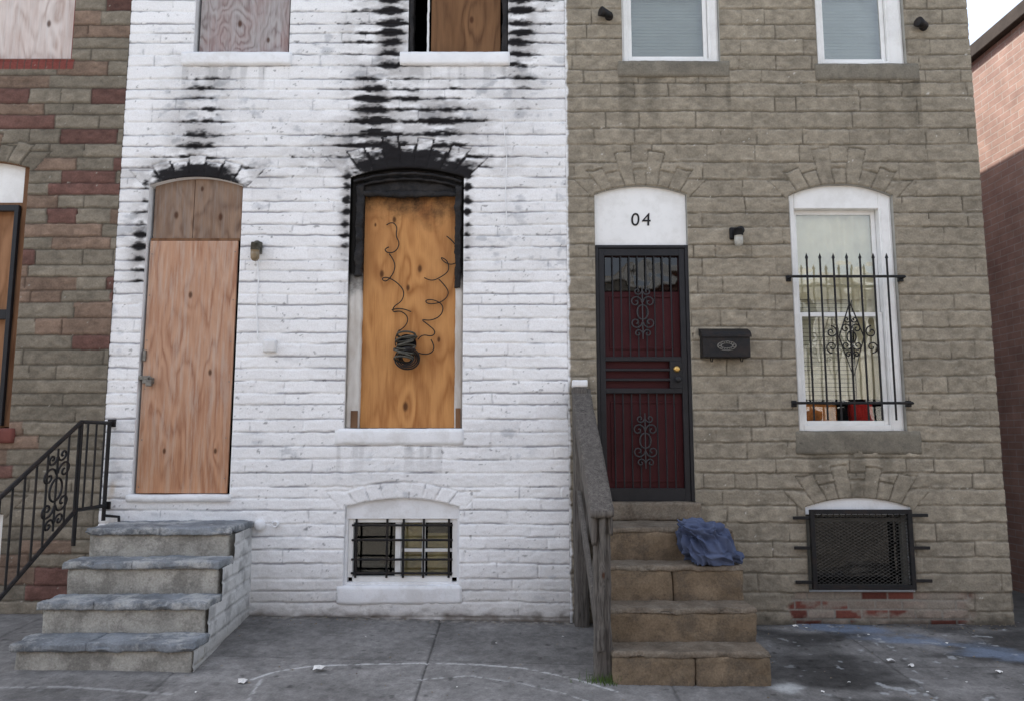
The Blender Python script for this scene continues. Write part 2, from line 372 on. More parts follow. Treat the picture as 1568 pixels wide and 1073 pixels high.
# ------------------------------------------------------------------ WHITE HOUSE
wh = empty('white_rowhouse')
A = (-3.02, -2.24, .955, 3.486, 3.56, [.13, .17, .14, .19, .14, .17, .14])
B = (-1.345, -.40, 1.476, 3.56, 3.638, [.16, .22, .17, .28, .19, .26, .17, .24, .16])
Cc = (-1.32, -.415, .255, .86, .93, [.12]*9)
D = (-2.715, -1.90, 4.65, 5.70, 5.78, [.15]*7)
E = (-.885, -.033, 4.65, 5.70, 5.78, [.15]*7)
soot = [(-.88, 3.72, .44, .11, 1.15), (-1.16, 4.05, .15, .33, 1.0), (-1.03, 4.90, .10, .45, 1.0), (-.60, 4.02, .28, .26, .74), (-.92, 4.22, .25, .25, .56),
        (.06, 4.95, .11, .42, .95), (.26, 5.2, .13, .3, .42), (-1.375, 3.30, .035, .34, .9), (-.37, 3.35, .028, .33, .85), (-1.26, 4.85, .14, .35, .45),
        (-2.63, 3.60, .33, .085, 1.0), (-2.62, 3.90, .15, .24, .72), (-2.60, 4.22, .14, .28, .54), (-3.07, 2.98, .055, .22, .95), (-3.05, 3.4, .03, .2, .5),
        (-1.10, 3.85, .32, .12, .85), (-.95, 4.55, .28, .12, .42), (-.45, 3.67, .18, .1, .85)]
def col_white(X, Z, q, H):
    C = np.zeros(X.shape+(3,)); C[:] = (.84, .838, .835)
    g = fbm(X, Z, 2.2, 3.2, 5, 31); g2 = fbm(X, Z, 9, 14, 4, 41)
    C *= (1-.07*ss(.45, .75, g)-.05*q['rnd2'])[..., None]
    jl = ss(.010, .003, q['dz'])*ss(.36, .60, fbm(X, Z, 2.8, 12, 4, 43))*.62
    jv = ss(.008, .002, q['dx'])*ss(.46, .62, g2)*.42*np.minimum(1, q['vw']*1.6)
    C = C*(1-np.maximum(jl, jv)[..., None]*np.array([.99, .99, .95]))
    pt = ss(.60, .74, g2)*ss(.50, .66, g)*.28
    C = C*(1-pt[..., None]*np.array([1, .95, .88]))
    chp = ss(.77, .84, fbm(X, Z, 26, 34, 3, 55))*.55
    C = C*(1-chp[..., None])
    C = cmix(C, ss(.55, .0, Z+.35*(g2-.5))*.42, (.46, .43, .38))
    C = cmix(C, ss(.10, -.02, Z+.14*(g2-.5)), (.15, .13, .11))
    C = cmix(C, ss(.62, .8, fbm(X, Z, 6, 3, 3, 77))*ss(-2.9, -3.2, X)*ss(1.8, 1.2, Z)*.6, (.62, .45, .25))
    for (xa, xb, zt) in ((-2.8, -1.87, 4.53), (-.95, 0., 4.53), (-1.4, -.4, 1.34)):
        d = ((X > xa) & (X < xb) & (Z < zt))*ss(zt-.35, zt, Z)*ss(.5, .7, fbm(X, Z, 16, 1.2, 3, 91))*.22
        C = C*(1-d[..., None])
    env = np.zeros_like(X); env2 = np.zeros_like(X)
    for (x, z, sx, sz, a) in soot:
        env = np.maximum(env, a*np.exp(-.5*(((X-x)/sx)**2+((Z-z)/sz)**2)))
        env2 = np.maximum(env2, a*np.exp(-.5*(((X-x)/(sx*1.35))**2+((Z-z)/(sz*1.25))**2)))
    m = np.minimum(q['tz'], 1-q['tz'])*2
    m = np.where(q['tz'] > .5, m*1.5, m)
    m = np.where(q['vo'] > 0, np.minimum(1, q['tz']*2.0), m)
    m = np.where(q['vo'] > 0, np.minimum(m, .05+ss(0, .030, q['dx'])*1.2), m)
    s = env*1.42-.30-m*.95+(fbm(X, Z, 5., 20, 3, 61)-.5)*.9+(fbm(X, Z, 22, 50, 3, 66)-.5)*.9+(q['rnd']-.5)*.25
    s = np.where(env < .10, -1, s)
    b = ss(-.18, .42, s)**.85*.99
    hz = np.clip(env2*.60, 0, .58)*ss(.25, .65, fbm(X, Z, 7, 16, 4, 69))
    C = C*(1-hz[..., None]*np.array([.97, 1., 1.02]))
    C = cmix(C, b, (.009, .008, .009))
    return C, H
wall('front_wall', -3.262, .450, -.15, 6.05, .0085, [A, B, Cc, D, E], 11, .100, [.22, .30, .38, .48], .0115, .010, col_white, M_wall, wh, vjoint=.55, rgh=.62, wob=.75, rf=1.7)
for nm, o, dp, mt in (('door_reveal', A, .16, M_white), ('window_reveal', B, .2, M_framew), ('basement_reveal', Cc, .16, M_white), ('upper_reveal', D, .16, M_white), ('upper_reveal_b', E, .2, M_char)):
    reveal(nm, o, dp, mt, wh)
def shell(par, x0, x1, mside, ztop=6.05, yb=9.5):
    mk('shell', [(x0, .003, -.3), (x0, yb, -.3), (x0, yb, ztop), (x0, .003, ztop), (x1, .003, -.3), (x1, yb, -.3), (x1, yb, ztop), (x1, .003, ztop)],
       [(0, 1, 2, 3), (4, 5, 6, 7), (1, 5, 6, 2)], mside, par)
    box('roof', (x0-.003, x1+.003, -.03, yb+.01, ztop+.002, ztop+.12), M_dark, par, 0)
    box('cornice', (x0+.01, x1-.01, -.18, .0, ztop-.12, ztop+.25), M_greytrim, par, .02)
    box('room_back', (x0+.05, x1-.05, .9, .95, -.2, ztop-.05), M_dark, par, 0)
shell(wh, -3.258, .446, M_sidebrick)
rbox('upper_sill', (-2.806, -1.87, -.036, .1, 4.535, 4.652), .03, .012, .004, M_white, wh)
rbox('upper_sill_b', (-.955, -.015, -.036, .1, 4.535, 4.652), .03, .012, .004, M_white, wh)
rbox('window_sill', (-1.42, -.385, -.018, .1, 1.345, 1.478), .03, .010, .004, M_white, wh)
rbox('basement_sill', (-1.37, -.385, -.018, .1, .115, .257), .03, .012, .006, M_white, wh)
rbox('door_threshold', (-3.05, -2.22, -.04, .12, .90, .958), .03, .012, .005, M_white, wh)
# boarded door
box('door_board', (-3.0, -2.272, .025, .045, .965, 3.022), M_plydoor, wh, .003)
box('transom_board_a', (-2.995, -2.665, .050, .066, 3.030, 3.60), M_plytr, wh, .003)
box('transom_board_b', (-2.660, -2.262, .046, .062, 3.026, 3.60), M_plytr, wh, .003)
box('transom_rail', (-3.0, -2.262, .030, .046, 3.024, 3.046), M_frameb, wh, .003)
box('door_backing', (-3.03, -2.23, .10, .12, .9, 3.62), M_dark, wh, 0)
boxes('hasp', [(-3.04, -2.93, -.002, .024, 1.87, 1.90), (-2.99, -2.90, .0, .024, 1.84, 1.885)], M_steel, wh)
curves('padlock_shackle', [[(-2.935, .0, 1.87), (-2.935, -.02, 1.885), (-2.92, -.025, 1.895), (-2.905, -.02, 1.885), (-2.905, 0, 1.87)]], .005, M_steel, wh)
box('padlock', (-2.945, -2.897, -.035, -.005, 1.815, 1.865), M_steel, wh, .006)
box('latch', (-3.0, -2.975, .005, .024, 2.02, 2.11), M_steel, wh)
curves('nails', [[(x, .024, z), (x, .021, z)] for x, z in [(-2.98+.01*random.random()+.68*i, 1.05+j*.38+random.uniform(-.05, .05)) for i in (0, 1) for j in range(6)]], .005, M_steel, wh)
# boarded, burnt window
rbox('stile_left', (-1.343, -1.237, .03, .13, 1.478, 3.62), .02, .008, .005, M_framew, wh, 9)
rbox('stile_right', (-.468, -.402, .03, .13, 1.478, 3.62), .02, .008, .005, M_framew, wh, 9)
rbox('burnt_head', (-1.34, -.405, .05, .14, 3.44, 3.66), .018, .008, .012, M_char, wh, 12)
rbox('burnt_bead', (-1.25, -.46, .02, .05, 3.40, 3.450), .015, .008, .010, M_char, wh, 14)
rbox('burnt_stile_left', (-1.30, -1.235, .01, .04, 2.72, 3.5), .014, .008, .013, M_char, wh, 12)
rbox('burnt_stile_right', (-.475, -.418, .01, .04, 2.62, 3.5), .014, .008, .013, M_char, wh, 12)
curves('burnt_arch_bead', [[(x, .01+.006*math.sin(x*40), float(arch(B, x))-.045) for x in np.linspace(-1.32, -.425, 30)], [(x, .03+.006*math.sin(x*50), float(arch(B, x))-.085) for x in np.linspace(-1.30, -.44, 30)]], .014, M_char, wh)
boxes('stile_foot_blocks', [(-1.30, -1.245, .015, .035, 1.482, 1.62), (-.455, -.415, .015, .035, 1.482, 1.64)], M_frameb, wh)
box('window_board', (-1.238, -.464, .085, .10, 1.482, 3.46), M_ply, wh, .003)
box('window_backing', (-1.35, -.39, .15, .17, 1.45, 3.66), M_dark, wh, 0)
def wire(pts, y): return [(sv(u, v, y)[0], y-.018*abs(math.sin(i*1.9)), sv(u, v, y)[1]) for i, (u, v) in enumerate(pts)]
W = [[(592, 345), (600, 340), (609, 348), (606, 362), (613, 374), (606, 386), (594, 389), (588, 382), (596, 379)],
     [(596, 389), (606, 402), (604, 418), (592, 433), (584, 428), (592, 424), (607, 432), (620, 446), (616, 462), (603, 470), (601, 479), (614, 476), (626, 486), (622, 500), (612, 507)],
     [(684, 362), (694, 370), (703, 385), (704, 400), (692, 407), (680, 402), (674, 394), (686, 400), (688, 415), (678, 424), (660, 432), (650, 426)],
     [(672, 428), (684, 440), (688, 452), (676, 464), (656, 467), (650, 460), (664, 459), (680, 468), (676, 484), (660, 492), (644, 489), (655, 497), (668, 508), (662, 516), (646, 512), (640, 520)],
     [(640, 540), (655, 545), (668, 533), (660, 520)], [(612, 505), (604, 515), (606, 530)], [(600, 475), (612, 470), (630, 478)]]
curves('hanging_wires', [wire(w, .065) for w in W], .0045, M_iron, wh, 2, True)
cx, cz = sv(622, 522, .05)
rings = []
for i in range(7):
    zc = cz+.05-i*.035; rr = .075+.012*math.sin(i*2.1)
    rings.append([(cx+.012*math.sin(i*3)+rr*math.cos(a), .045-.04*math.sin(a)-.012*i, zc+.022*math.sin(a+i)) for a in np.linspace(0, 2*math.pi, 18)])
curves('cable_coil', rings, .0085, M_lampmetal, wh, 2, True)
curves('cable_coil_lower', [[(cx+.02+r*math.cos(a+k), -.02-.02*math.sin(a*2+k), cz-.15+r*.9*math.sin(a+k)) for a in np.linspace(0, 6.6, 20)] for k, r in enumerate((.10, .085, .07, .055, .04))], .0065, M_iron, wh, 2, True)
lathe('cable_hole', (cx, .084, cz-.02), [(.08, 0), (.08, -.004), (.02, -.005)], (0, 1, 0), M_dark, wh)
# basement window (white house)
box('basement_top_board', (-1.318, -.417, .03, .05, .765, .95), M_white, wh, .003)
boxes('basement_frame', [(-1.30, -1.262, .05, .09, .31, .765), (-.475, -.435, .05, .09, .31, .765), (-1.262, -.475, .05, .09, .275, .318), (-1.262, -.475, .05, .09, .735, .766)], M_whitetrim, wh)
boxes('basement_side_fill', [(-1.322, -1.30, .03, .10, .255, .765), (-.435, -.413, .03, .10, .255, .765), (-1.30, -.435, .03, .10, .255, .276)], M_white, wh)
boxes('basement_mullions', [(-.93, -.885, .07, .13, .318, .735), (-.885, -.475, .10, .128, .50, .525), (-.72, -.695, .10, .129, .318, .735)], M_whitetrim, wh)
box('basement_glass', (-1.26, -.477, .138, .142, .318, .735), m_glass('basement_glass', (.8, .82, .78), .0), wh, 0)
boxes('basement_pane_reflection', [(-.87, -.73, .16, .17, .30, .76), (-.68, -.50, .15, .16, .30, .64)], m_plain('painted_beige_reflection', (.62, .50, .30), .8, 0, .4, 6, .2, 20), wh, 0)  # beige panels behind the glass paint in the pane's reflection
box('basement_dark', (-1.30, -.9, .17, .18, .25, .80), M_dark, wh, 0)
curves('basement_bars', [[(x, .035, .31), (x, .035, .765)] for x in (-1.235, -.99, -.86, -.70, -.50)]+[[(-1.27, .035, z), (-.47, .035, z)] for z in (.345, .45, .60, .715)], .009, M_iron, wh)
# upper windows
box('upper_board', (-2.69, -1.925, .05, .068, 4.655, 5.8), M_plyup, wh, .003)
box('upper_backing', (-2.72, -1.89, .12, .13, 4.6, 5.85), M_dark, wh, 0)
rbox('burnt_upper_frame', (-.885, -.845, .0, .14, 4.652, 5.8), .02, .008, .01, M_char, wh, 10)
rbox('burnt_upper_frame_right', (-.085, -.034, .0, .14, 4.652, 5.8), .02, .008, .01, M_char, wh, 10)
rbox('upper_burnt_pole', (-.735, -.715, .05, .07, 4.652, 5.8), .02, .006, .006, M_whitetrim, wh, 6)
box('upper_board_b', (-.70, -.10, .075, .092, 4.655, 5.8), M_plybrown, wh, .003)
rbox('painted_outlet_box', (*[sv(405, 530)[0], sv(425, 530)[0]], -.05, .0, sv(0, 540)[1], sv(0, 521)[1]), .02, .008, .003, M_white, wh)
curves('old_cable', [[(sv(u, v)[0], -.022, sv(u, v)[1]) for u, v in ((395, 402), (397, 430), (394, 470), (396, 520))]], .005, M_white, wh)
curves('old_cable_b', [[(sv(u, v)[0], -.020, sv(u, v)[1]) for u, v in ((776, 345), (774, 300), (776, 240), (770, 180))]], .004, M_white, wh)
lathe('pipe_stub', (sv(424, 801)[0], -.01, sv(0, 801)[1]), [(.024, 0), (.024, -.045), (.016, -.045), (.016, -.02)], (0, 1, 0), M_white, wh)
lathe('cleanout_cap', (sv(399, 803)[0], -.01, sv(0, 803)[1]), [(.045, 0), (.045, -.022), (.02, -.034)], (0, 1, 0), M_white, wh)
# ------------------------------------------------------------------ GREY HOUSE
gh = empty('grey_rowhouse')
Fd = (.685, 1.452, .90, 3.412, 3.486, [.13, .2, .14, .30, .14, .30, .14, .2, .13])
G = (2.30, 3.165, 1.455, 3.40, 3.50, [.13, .2, .14, .32, .14, .32, .14, .2, .13])
Hh = (2.32, 3.15, .21, .86, .93, [.13, .24, .14, .26, .14, .24, .14, .24, .13])
I = (.94, 1.774, 4.575, 5.70, 5.78, [.14]*9)
J = (2.60, 3.358, 4.55, 5.70, 5.78, [.14]*9)
def col_grey(X, Z, q, H):
    g = fbm(X, Z, 1.6, 2.2, 5, 131); g2 = fbm(X, Z, 10, 13, 4, 141)
    C = np.zeros(X.shape+(3,)); C[:] = (.262, .229, .176)
    C *= ((.92+.17*q['rnd']-.05*(q['rnd2'] > .85))*(1+.32*(g-.5))*(1+.32*(g2-.5)))[..., None]
    C = C*(1-.50*ss(.010, .002, np.minimum(q['dz'], np.where(q['vw'] > .3, q['dx'], 1.)))*ss(.28, .5, fbm(X, Z, 6, 10, 3, 145)))[..., None]
    rim = ss(.012, .018, q['dz'])*ss(.032, .022, q['dz'])*ss(.52, .68, fbm(X, Z, 7, 20, 3, 147))*.30
    C = cmix(C, rim, (.40, .37, .31))
    C = C*(1+(np.clip(q['rough'], -.3, .5)*q['prof']*.7)[..., None])
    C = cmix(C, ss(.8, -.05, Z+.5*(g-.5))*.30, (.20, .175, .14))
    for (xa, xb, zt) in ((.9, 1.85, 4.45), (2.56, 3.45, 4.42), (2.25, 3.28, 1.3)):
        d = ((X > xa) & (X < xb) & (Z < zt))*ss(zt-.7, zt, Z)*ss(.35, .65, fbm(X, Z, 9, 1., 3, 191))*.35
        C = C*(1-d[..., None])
    C = cmix(C, ss(.83, .87, fbm(X, Z, 30, 40, 3, 155))*(.3+.7*ss(.5, .6, fbm(X, Z, 1.3, 1.3, 3, 156))), (.52, .50, .45))
    C = cmix(C, ss(.474, .458, X+.03*(fbm(X, Z, 3, 14, 3, 171)-.5)), (.74, .74, .74))
    bx = ss(2.16, 2.24, X+.12*(g2-.5))*ss(3.62, 3.50, X+.2*(g2-.5))*ss(.215, .19, Z)*ss(-.02, .03, Z+.22*(fbm(X, Z, 4, 4, 3, 201)-.42)+.05*ss(2.6, 3.2, X))
    bx = np.clip(bx*1.5, 0, 1)
    row = np.floor(Z/.072); bxx = (X+.1*(row % 2))/.21; fx = np.abs(bxx-np.floor(bxx)-.5)*2; fz = np.abs(Z/.072-row-.5)*2
    mort = np.maximum(ss(.90, .97, fx), ss(.72, .9, fz))
    rr = hsh(np.floor(bxx)*7+row*31, 3.)
    bc = np.array([.19, .065, .048])*(.6+.7*rr)[..., None]
    bc = np.where((rr > .55)[..., None], np.array([.26, .21, .17])*(.6+.7*g2)[..., None], bc)
    bc = cmix(bc, mort, (.24, .22, .19))
    bc = cmix(bc, ss(.45, .62, fbm(X, Z, 5, 8, 4, 207))*.8, (.25, .22, .18))
    C = cmix(C, bx, bc)
    H = H*(1-bx)+bx*(-.012-.006*mort+.010*(g2-.5))
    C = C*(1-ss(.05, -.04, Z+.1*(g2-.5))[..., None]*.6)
    return C, H
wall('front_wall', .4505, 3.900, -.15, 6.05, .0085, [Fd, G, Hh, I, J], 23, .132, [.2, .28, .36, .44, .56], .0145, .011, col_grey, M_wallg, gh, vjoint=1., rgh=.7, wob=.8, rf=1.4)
for nm, o, dp in (('door_reveal', Fd, .16), ('window_reveal', G, .14), ('basement_reveal', Hh, .16), ('upper_reveal', I, .14), ('upper_reveal_b', J, .14)):
    reveal(nm, o, dp, M_greyrev if nm != 'basement_reveal' else M_white, gh)
shell(gh, .456, 3.897, M_sidebrick)
rbox('upper_sill', (.895, 1.85, -.026, .1, 4.43, 4.577), .03, .012, .006, M_greytrim, gh)
rbox('upper_sill_b', (2.60-.03, 3.45, -.026, .1, 4.40, 4.552), .03, .012, .006, M_greytrim, gh)
rbox('window_sill', (2.26, 3.27, -.024, .1, 1.27, 1.457), .03, .012, .007, M_greytrim, gh)
rbox('door_threshold', (.66, 1.49, -.06, .1, .757, .902), .025, .015, .006, M_steptop, gh)
box('transom_panel', (.687, 1.450, .03, .05, 2.975, 3.50), M_whitetrim, gh, .003)
tx = bpy.data.curves.new('house_number', 'FONT'); tx.body = '04'; tx.size = .155; tx.extrude = .002; tx.space_character = 1.2; tx.align_x = 'CENTER'; tx.shear = .05
to = link(bpy.data.objects.new('house_number', tx), M_iron, gh); to.rotation_euler = (math.pi/2, 0, 0)
nx_, nz_ = sv(981, 346, .03); to.location = (nx_, .026, nz_)
dx0, dx1, dz0, dz1 = .695, 1.442, .905, 2.967
boxes('door_jambs', [(.687, .712, .0, .08, dz0, dz1), (1.425, 1.450, .0, .08, dz0, dz1), (.687, 1.450, -.002, .081, dz1-.012, dz1+.012)], M_irondoor, gh)
boxes('security_door_frame', [(.714, .760, .01, .045, dz0, dz1-.014), (1.378, 1.423, .01, .045, dz0, dz1-.014), (.760, 1.378, .011, .044, dz1-.075, dz1-.014),
      (.760, 1.378, .011, .044, dz0, dz0+.10), (.760, 1.378, .011, .044, 2.02, 2.055), (.760, 1.378, .011, .044, 1.76, 1.80), (.76, 1.378, .012, .04, 1.86, 1.88), (.76, 1.378, .012, .04, 1.94, 1.96), (1.28, 1.378, .008, .046, 1.80, 2.02)], M_irondoor, gh)
box('maroon_panel', (.70, 1.44, .060, .075, .905, 2.95), M_maroon, gh, 0)
boxes('maroon_moulding', [(.80, 1.34, .050, .061, z, z+.018) for z in (1.05, 1.68, 2.12, 2.55)]+[(x, x+.018, .049, .061, a, b) for x in (.80, 1.322) for a, b in ((1.068, 1.68), (2.138, 2.55))], M_maroon, gh, .003)
box('door_light_dark', (.765, 1.373, .0535, .0595, 2.60, 2.89), M_dark, gh, 0)
box('door_light', (.77, 1.37, .048, .051, 2.605, 2.885), m_glass('door_glass', (.15, .12, .12), .0), gh, 0)
bars = [.760+(1.378-.760)*i/9 for i in range(1, 9)]
curves('door_bars', [[(x, .026, a), (x, .026, b)] for x in bars for a, b in ((1.0, 1.77), (2.05, 2.90))], .006, M_irondoor, gh)
def ornament(cx, cz, y, s=1.):
    out = []
    for sx in (-1, 1):
        for sz in (-1, 1):
            sp = spiral(0, 0, .05*s, 1.25, math.pi if sx > 0 else 0, -sx*sz, 22)
            out.append([(cx+sx*.055*s+p[0], y, cz+sz*.085*s+p[2]) for p in sp])
            sp = spiral(0, 0, .034*s, 1.2, math.pi if sx > 0 else 0, sx*sz, 20)
            out.append([(cx+sx*.038*s+p[0], y, cz+sz*.175*s+p[2]) for p in sp])
    out.append([(cx+.045*s*math.cos(a), y, cz+.06*s*math.sin(a)) for a in np.linspace(0, 2*math.pi, 24)])
    out.append([(cx, y, cz-.22*s), (cx, y, cz+.22*s)])
    return out
curves('door_scrolls', ornament(1.069, 2.42, .014)+ornament(1.069, 1.38, .014), .0055, m_plain('scroll_iron', (.03, .03, .032), .4, 0., .2, 8, 0, 60, None, 0, .4), gh)
lathe('deadbolt', (1.335, .008, 1.955), [(.026, 0), (.026, -.012), (.016, -.022)], (0, 1, 0), M_brass, gh)
lathe('door_knob', (1.335, .008, 1.87), [(.014, 0), (.012, -.03), (.026, -.04), (.026, -.06), (.012, -.068)], (0, 1, 0), M_irondoor, gh)
# windows
M_glass1 = m_glass('window_glass', (.93, .94, .90), .05)
M_curt = m_plain('curtain', (.86, .80, .66), .9, 0, .12, 4, .1, 30)
M_blind = m_plain('blind', (.36, .40, .41), .8, 0, .06, 4, 0)
M_blindw = m_plain('pale_blind', (.84, .81, .73), .8, 0, .06, 4, 0)
def sash_window(pref, o, y, midz, right_fat=.0):
    xl, xr, zb, zs, zt = o[:5]; fw = .055
    bl = [(xl+.001, xl+fw, y, y+.09, zb+.001, zt), (xr-fw-right_fat, xr-.001, y, y+.09, zb+.001, zt), (xl+fw, xr-fw-right_fat, y, y+.09, zb+.001, zb+.05), (xl+fw, xr-fw-right_fat, y-.001, y+.088, zs-.10, zt)]
    boxes(pref+'_frame', bl, M_whitetrim, gh, .006)
    a, b = xl+fw+.003, xr-fw-right_fat-.003
    boxes(pref+'_frame_bead', [(xl+.018, xl+.026, y-.006, y+.01, zb+.01, zs-.03), (xr-.026, xr-.018, y-.006, y+.01, zb+.01, zs-.03), (xr-fw-right_fat+.012, xr-fw-right_fat+.020, y-.006, y+.01, zb+.01, zs-.1)], M_whitetrim, gh, .002)
    s = .035
    for (z0, z1, yy, nm) in ((zb+.05, midz+.02, y+.03, 'lower_sash'), (midz-.02, zs-.10, y+.06, 'upper_sash')):
        boxes(pref+'_'+nm, [(a, a+s, yy, yy+.025, z0, z1), (b-s, b, yy, yy+.025, z0, z1), (a+s, b-s, yy+.001, yy+.024, z0, z0+s), (a+s, b-s, yy+.001, yy+.024, z1-s, z1)], M_whitetrim, gh, .003)
        box(pref+'_glass_'+nm, (a+s, b-s, yy+.010, yy+.014, z0+s, z1-s), M_glass1, gh, 0)
def curtain(nm, x0, x1, z0, z1, y, mat, par, amp=.012, fr=38):
    xs = np.linspace(x0, x1, 90); vs = []; fs = []
    for k, z in enumerate((z0, (z0+z1)/2, z1)):
        for x in xs: vs.append((x, y+amp*math.sin(x*fr+math.sin(x*9)*2+k*.3), z))
    for k in range(2):
        for i in range(89): fs.append((k*90+i, k*90+i+1, (k+1)*90+i+1, (k+1)*90+i))
    return mk(nm, vs, fs, mat, par, True)
sash_window('window', G, .035, sv(0, 480)[1], .05)
curtain('window_curtain', 2.30, 3.2, 2.55, 3.6, .15, M_curt, gh)
curtain('window_side_curtain', 2.86, 3.2, 1.72, 2.56, .17, M_curt, gh, .014, 60)
boxes('window_lower_blind', [(2.36, 2.86, .19, .196, 1.72+k*.035, 1.72+k*.035+.031) for k in range(24)], M_blindw, gh, 0)
rbox('sill_crate', (2.37, 2.68, .14, .24, 1.50, 1.68), .03, .02, .01, m_plain('orange_box', (.70, .25, .08), .6, 0, .5, 12, 0), gh)
rbox('sill_red_box', (2.80, 2.98, .14, .24, 1.50, 1.70), .03, .02, .01, m_plain('red_box', (.65, .03, .03), .5, 0, .3, 9, 0), gh)
sash_window('upper_window', I, .035, 5.25, 0.03)
sash_window('upper_window_b', J, .035, 5.25, 0.08)
for nm, o in (('upper_blind', I), ('upper_blind_b', J)):
    xl, xr = o[0], o[1]
    boxes(nm, [(xl+.05, xr-.05, .17, .178, 4.6+k*.03, 4.6+k*.03+.027) for k in range(40)], M_blind, gh, 0)
# window guard
gy = -.09
gx0, gz1 = sv(1212, 424, gy); gx1, _ = sv(1386, 424, gy); _, gz0 = sv(1212, 617, gy)
bx = [lerp(sv(1240, 500, gy)[0], sv(1364, 500, gy)[0], i/6) for i in range(7)]
ztip = sv(0, 397, gy)[1]; zbot = sv(0, 643, gy)[1]
P = [[(x, gy, zbot), (x, gy, ztip)] for x in bx]
P += [[(gx0, 0, z), (gx0, gy, z), (gx1, gy, z), (gx1, 0, z)] for z in (gz0, gz1)]
wg = empty('window_guard')
curves('bars', P, .0085, M_iron, wg)
curves('flat_rails', [[(gx0, gy+.004, z), (gx1, gy+.004, z)] for z in (gz0+.004, gz1+.004)], .011, M_iron, wg, 1)
for i, x in enumerate(bx): lathe('spear_tip_%d' % (i+1), (x, gy, ztip), [(.007, 0), (.013, .012), (.001, .05)], (0, 0, 1), M_iron, wg, 10)
boxes('wall_plates', [(x-.02, x+.02, -.03, .0, z-.025, z+.025) for x in (gx0, gx1) for z in (gz0, gz1)], M_iron, wg)
mx = bx[3]; mz = sv(0, 520, gy)[1]
orn = [[(mx, gy-.012, mz+.30), (mx-.10, gy-.012, mz+.02), (mx, gy-.012, mz-.30), (mx+.10, gy-.012, mz+.02), (mx, gy-.012, mz+.30)]]
curves('scrolls', orn+ornament(mx, mz+.02, gy-.012, .8)+[[(mx+sx*.16+p[0], gy-.012, mz+sz*.06+p[2]) for p in spiral(0, 0, .05, 1.3, math.pi/2*sz, sx, 22)] for sx in (-1, 1) for sz in (-1, 1)], .0055, M_iron, wg)
# basement guard with expanded metal
bg = empty('basement_window_grille')
x0, x1, z0, z1 = 2.335, 3.135, .235, .845
boxes('frame', [(x0, x0+.035, -.06, -.03, z0, z1), (x1-.035, x1, -.06, -.03, z0, z1), (x0+.035, x1-.035, -.061, -.031, z0, z0+.035), (x0+.035, x1-.035, -.061, -.031, z1-.035, z1)], M_iron, bg)
L = []; k = .55; st = .026; c = z0-k*x1
while c < z1-k*x0+st:
    for sg in (1, -1):
        f_ = (lambda x: k*x+c) if sg > 0 else (lambda x: k*(x0+x1-x)+c)
        pts = [x for x in np.linspace(x0+.01, x1-.01, 161) if z0+.01 <= f_(x) <= z1-.01]
        if len(pts) > 1: L.append([(pts[0], -.045-.002*sg, f_(pts[0])), (pts[-1], -.045-.002*sg, f_(pts[-1]))])
    c += st
curves('expanded_metal', L, .0019, M_mesh, bg, 0)
boxes('tabs', [(x0-.13, x0, -.05, -.035, z-.012, z+.012) for z in (.78, .55, .29)]+[(x1, x1+.13, -.05, -.035, z-.012, z+.012) for z in (.80, .55, .30)], M_iron, bg)
boxes('basement_frame', [(2.33, 2.37, .06, .10, .215, .85), (3.10, 3.14, .06, .10, .215, .85), (2.37, 3.10, .06, .10, .215, .25), (2.37, 3.10, .061, .10, .74, .77)], m_plain('dirty_frame', (.10, .095, .08), .8), gh)
box('basement_head_board', (2.32, 3.15, .02, .04, .80, .95), M_white, gh, .002)
box('basement_pane', (2.33, 3.14, .11, .114, .215, .95), m_glass('dirty_glass', (.2, .18, .16), .0), gh, 0)
rbox('basement_clutter', (2.66, 2.92, .30, .42, .25, .62), .04, .02, .02, m_plain('brown_clutter', (.12, .08, .05), .8), gh)
# ------------------------------------------------------------------ LEFT HOUSE
lh = empty('brown_formstone_rowhouse')
K = (-4.92, -4.03, 1.48, 3.64, 3.71, [.14, .2, .15, .24, .15, .24, .15, .2, .14])
Lw = (-4.70, -3.75, 4.60, 5.70, 5.78)
Lb = (-5.0, -4.02, .3, .80, .87, [.14]*9)
def col_left(X, Z, q, H):
    r = q['rnd2']; g = fbm(X, Z, 1.6, 2.2, 5, 231); g2 = fbm(X, Z, 10, 13, 4, 241)
    C = np.zeros(X.shape+(3,)); C[:] = (.195, .170, .132)
    C = np.where((r > .86)[..., None], np.array([.145, .078, .064]), C)
    C = np.where(((r > .50) & (r < .68))[..., None], np.array([.205, .145, .108]), C)
    C = C*(.82+.3*q['rnd'])[..., None]*(1+.5*(g-.5))[..., None]*(1+.4*(g2-.5))[..., None]
    C = C*(1-.48*ss(.012, .002, np.minimum(q['dz'], np.where(q['vw'] > .3, q['dx'], 1.))))[..., None]
    C = C*(1+(np.clip(q['rough'], -.3, .5)*q['prof']*.7)[..., None])
    bm = ((Z > 4.50) & (Z < 4.60) & (X < -3.72))[..., None]
    st = (np.abs(X/.06-np.floor(X/.06)-.5) > .42)[..., None]
    C = np.where(bm, np.where(st, np.array([.10, .06, .05]), np.array([.19, .055, .045])), C)
    C = cmix(C, ss(.83, .87, fbm(X, Z, 30, 40, 3, 255)), (.3, .28, .24))
    return C, H
wall('front_wall', -5.8, -3.2625, -.15, 6.05, .010, [K, Lw, Lb], 37, .118, [.24, .34, .46, .6], .0145, .012, col_left, M_wallg, lh, vjoint=1., rgh=.7, wob=.8, rf=1.4)
for nm, o in (('window_reveal', K), ('upper_reveal', Lw), ('basement_reveal', Lb)): reveal(nm, o, .16, M_frameb, lh)
shell(lh, -6.9, -3.268, M_sidebrick)
box('front_wall_far', (-6.9, -5.8, .0, .1, -.3, 6.05), M_sidebrick, lh, 0)
box('upper_board', (-4.70, -3.78, .05, .07, 4.62, 5.8), M_plyleft, lh, .003)
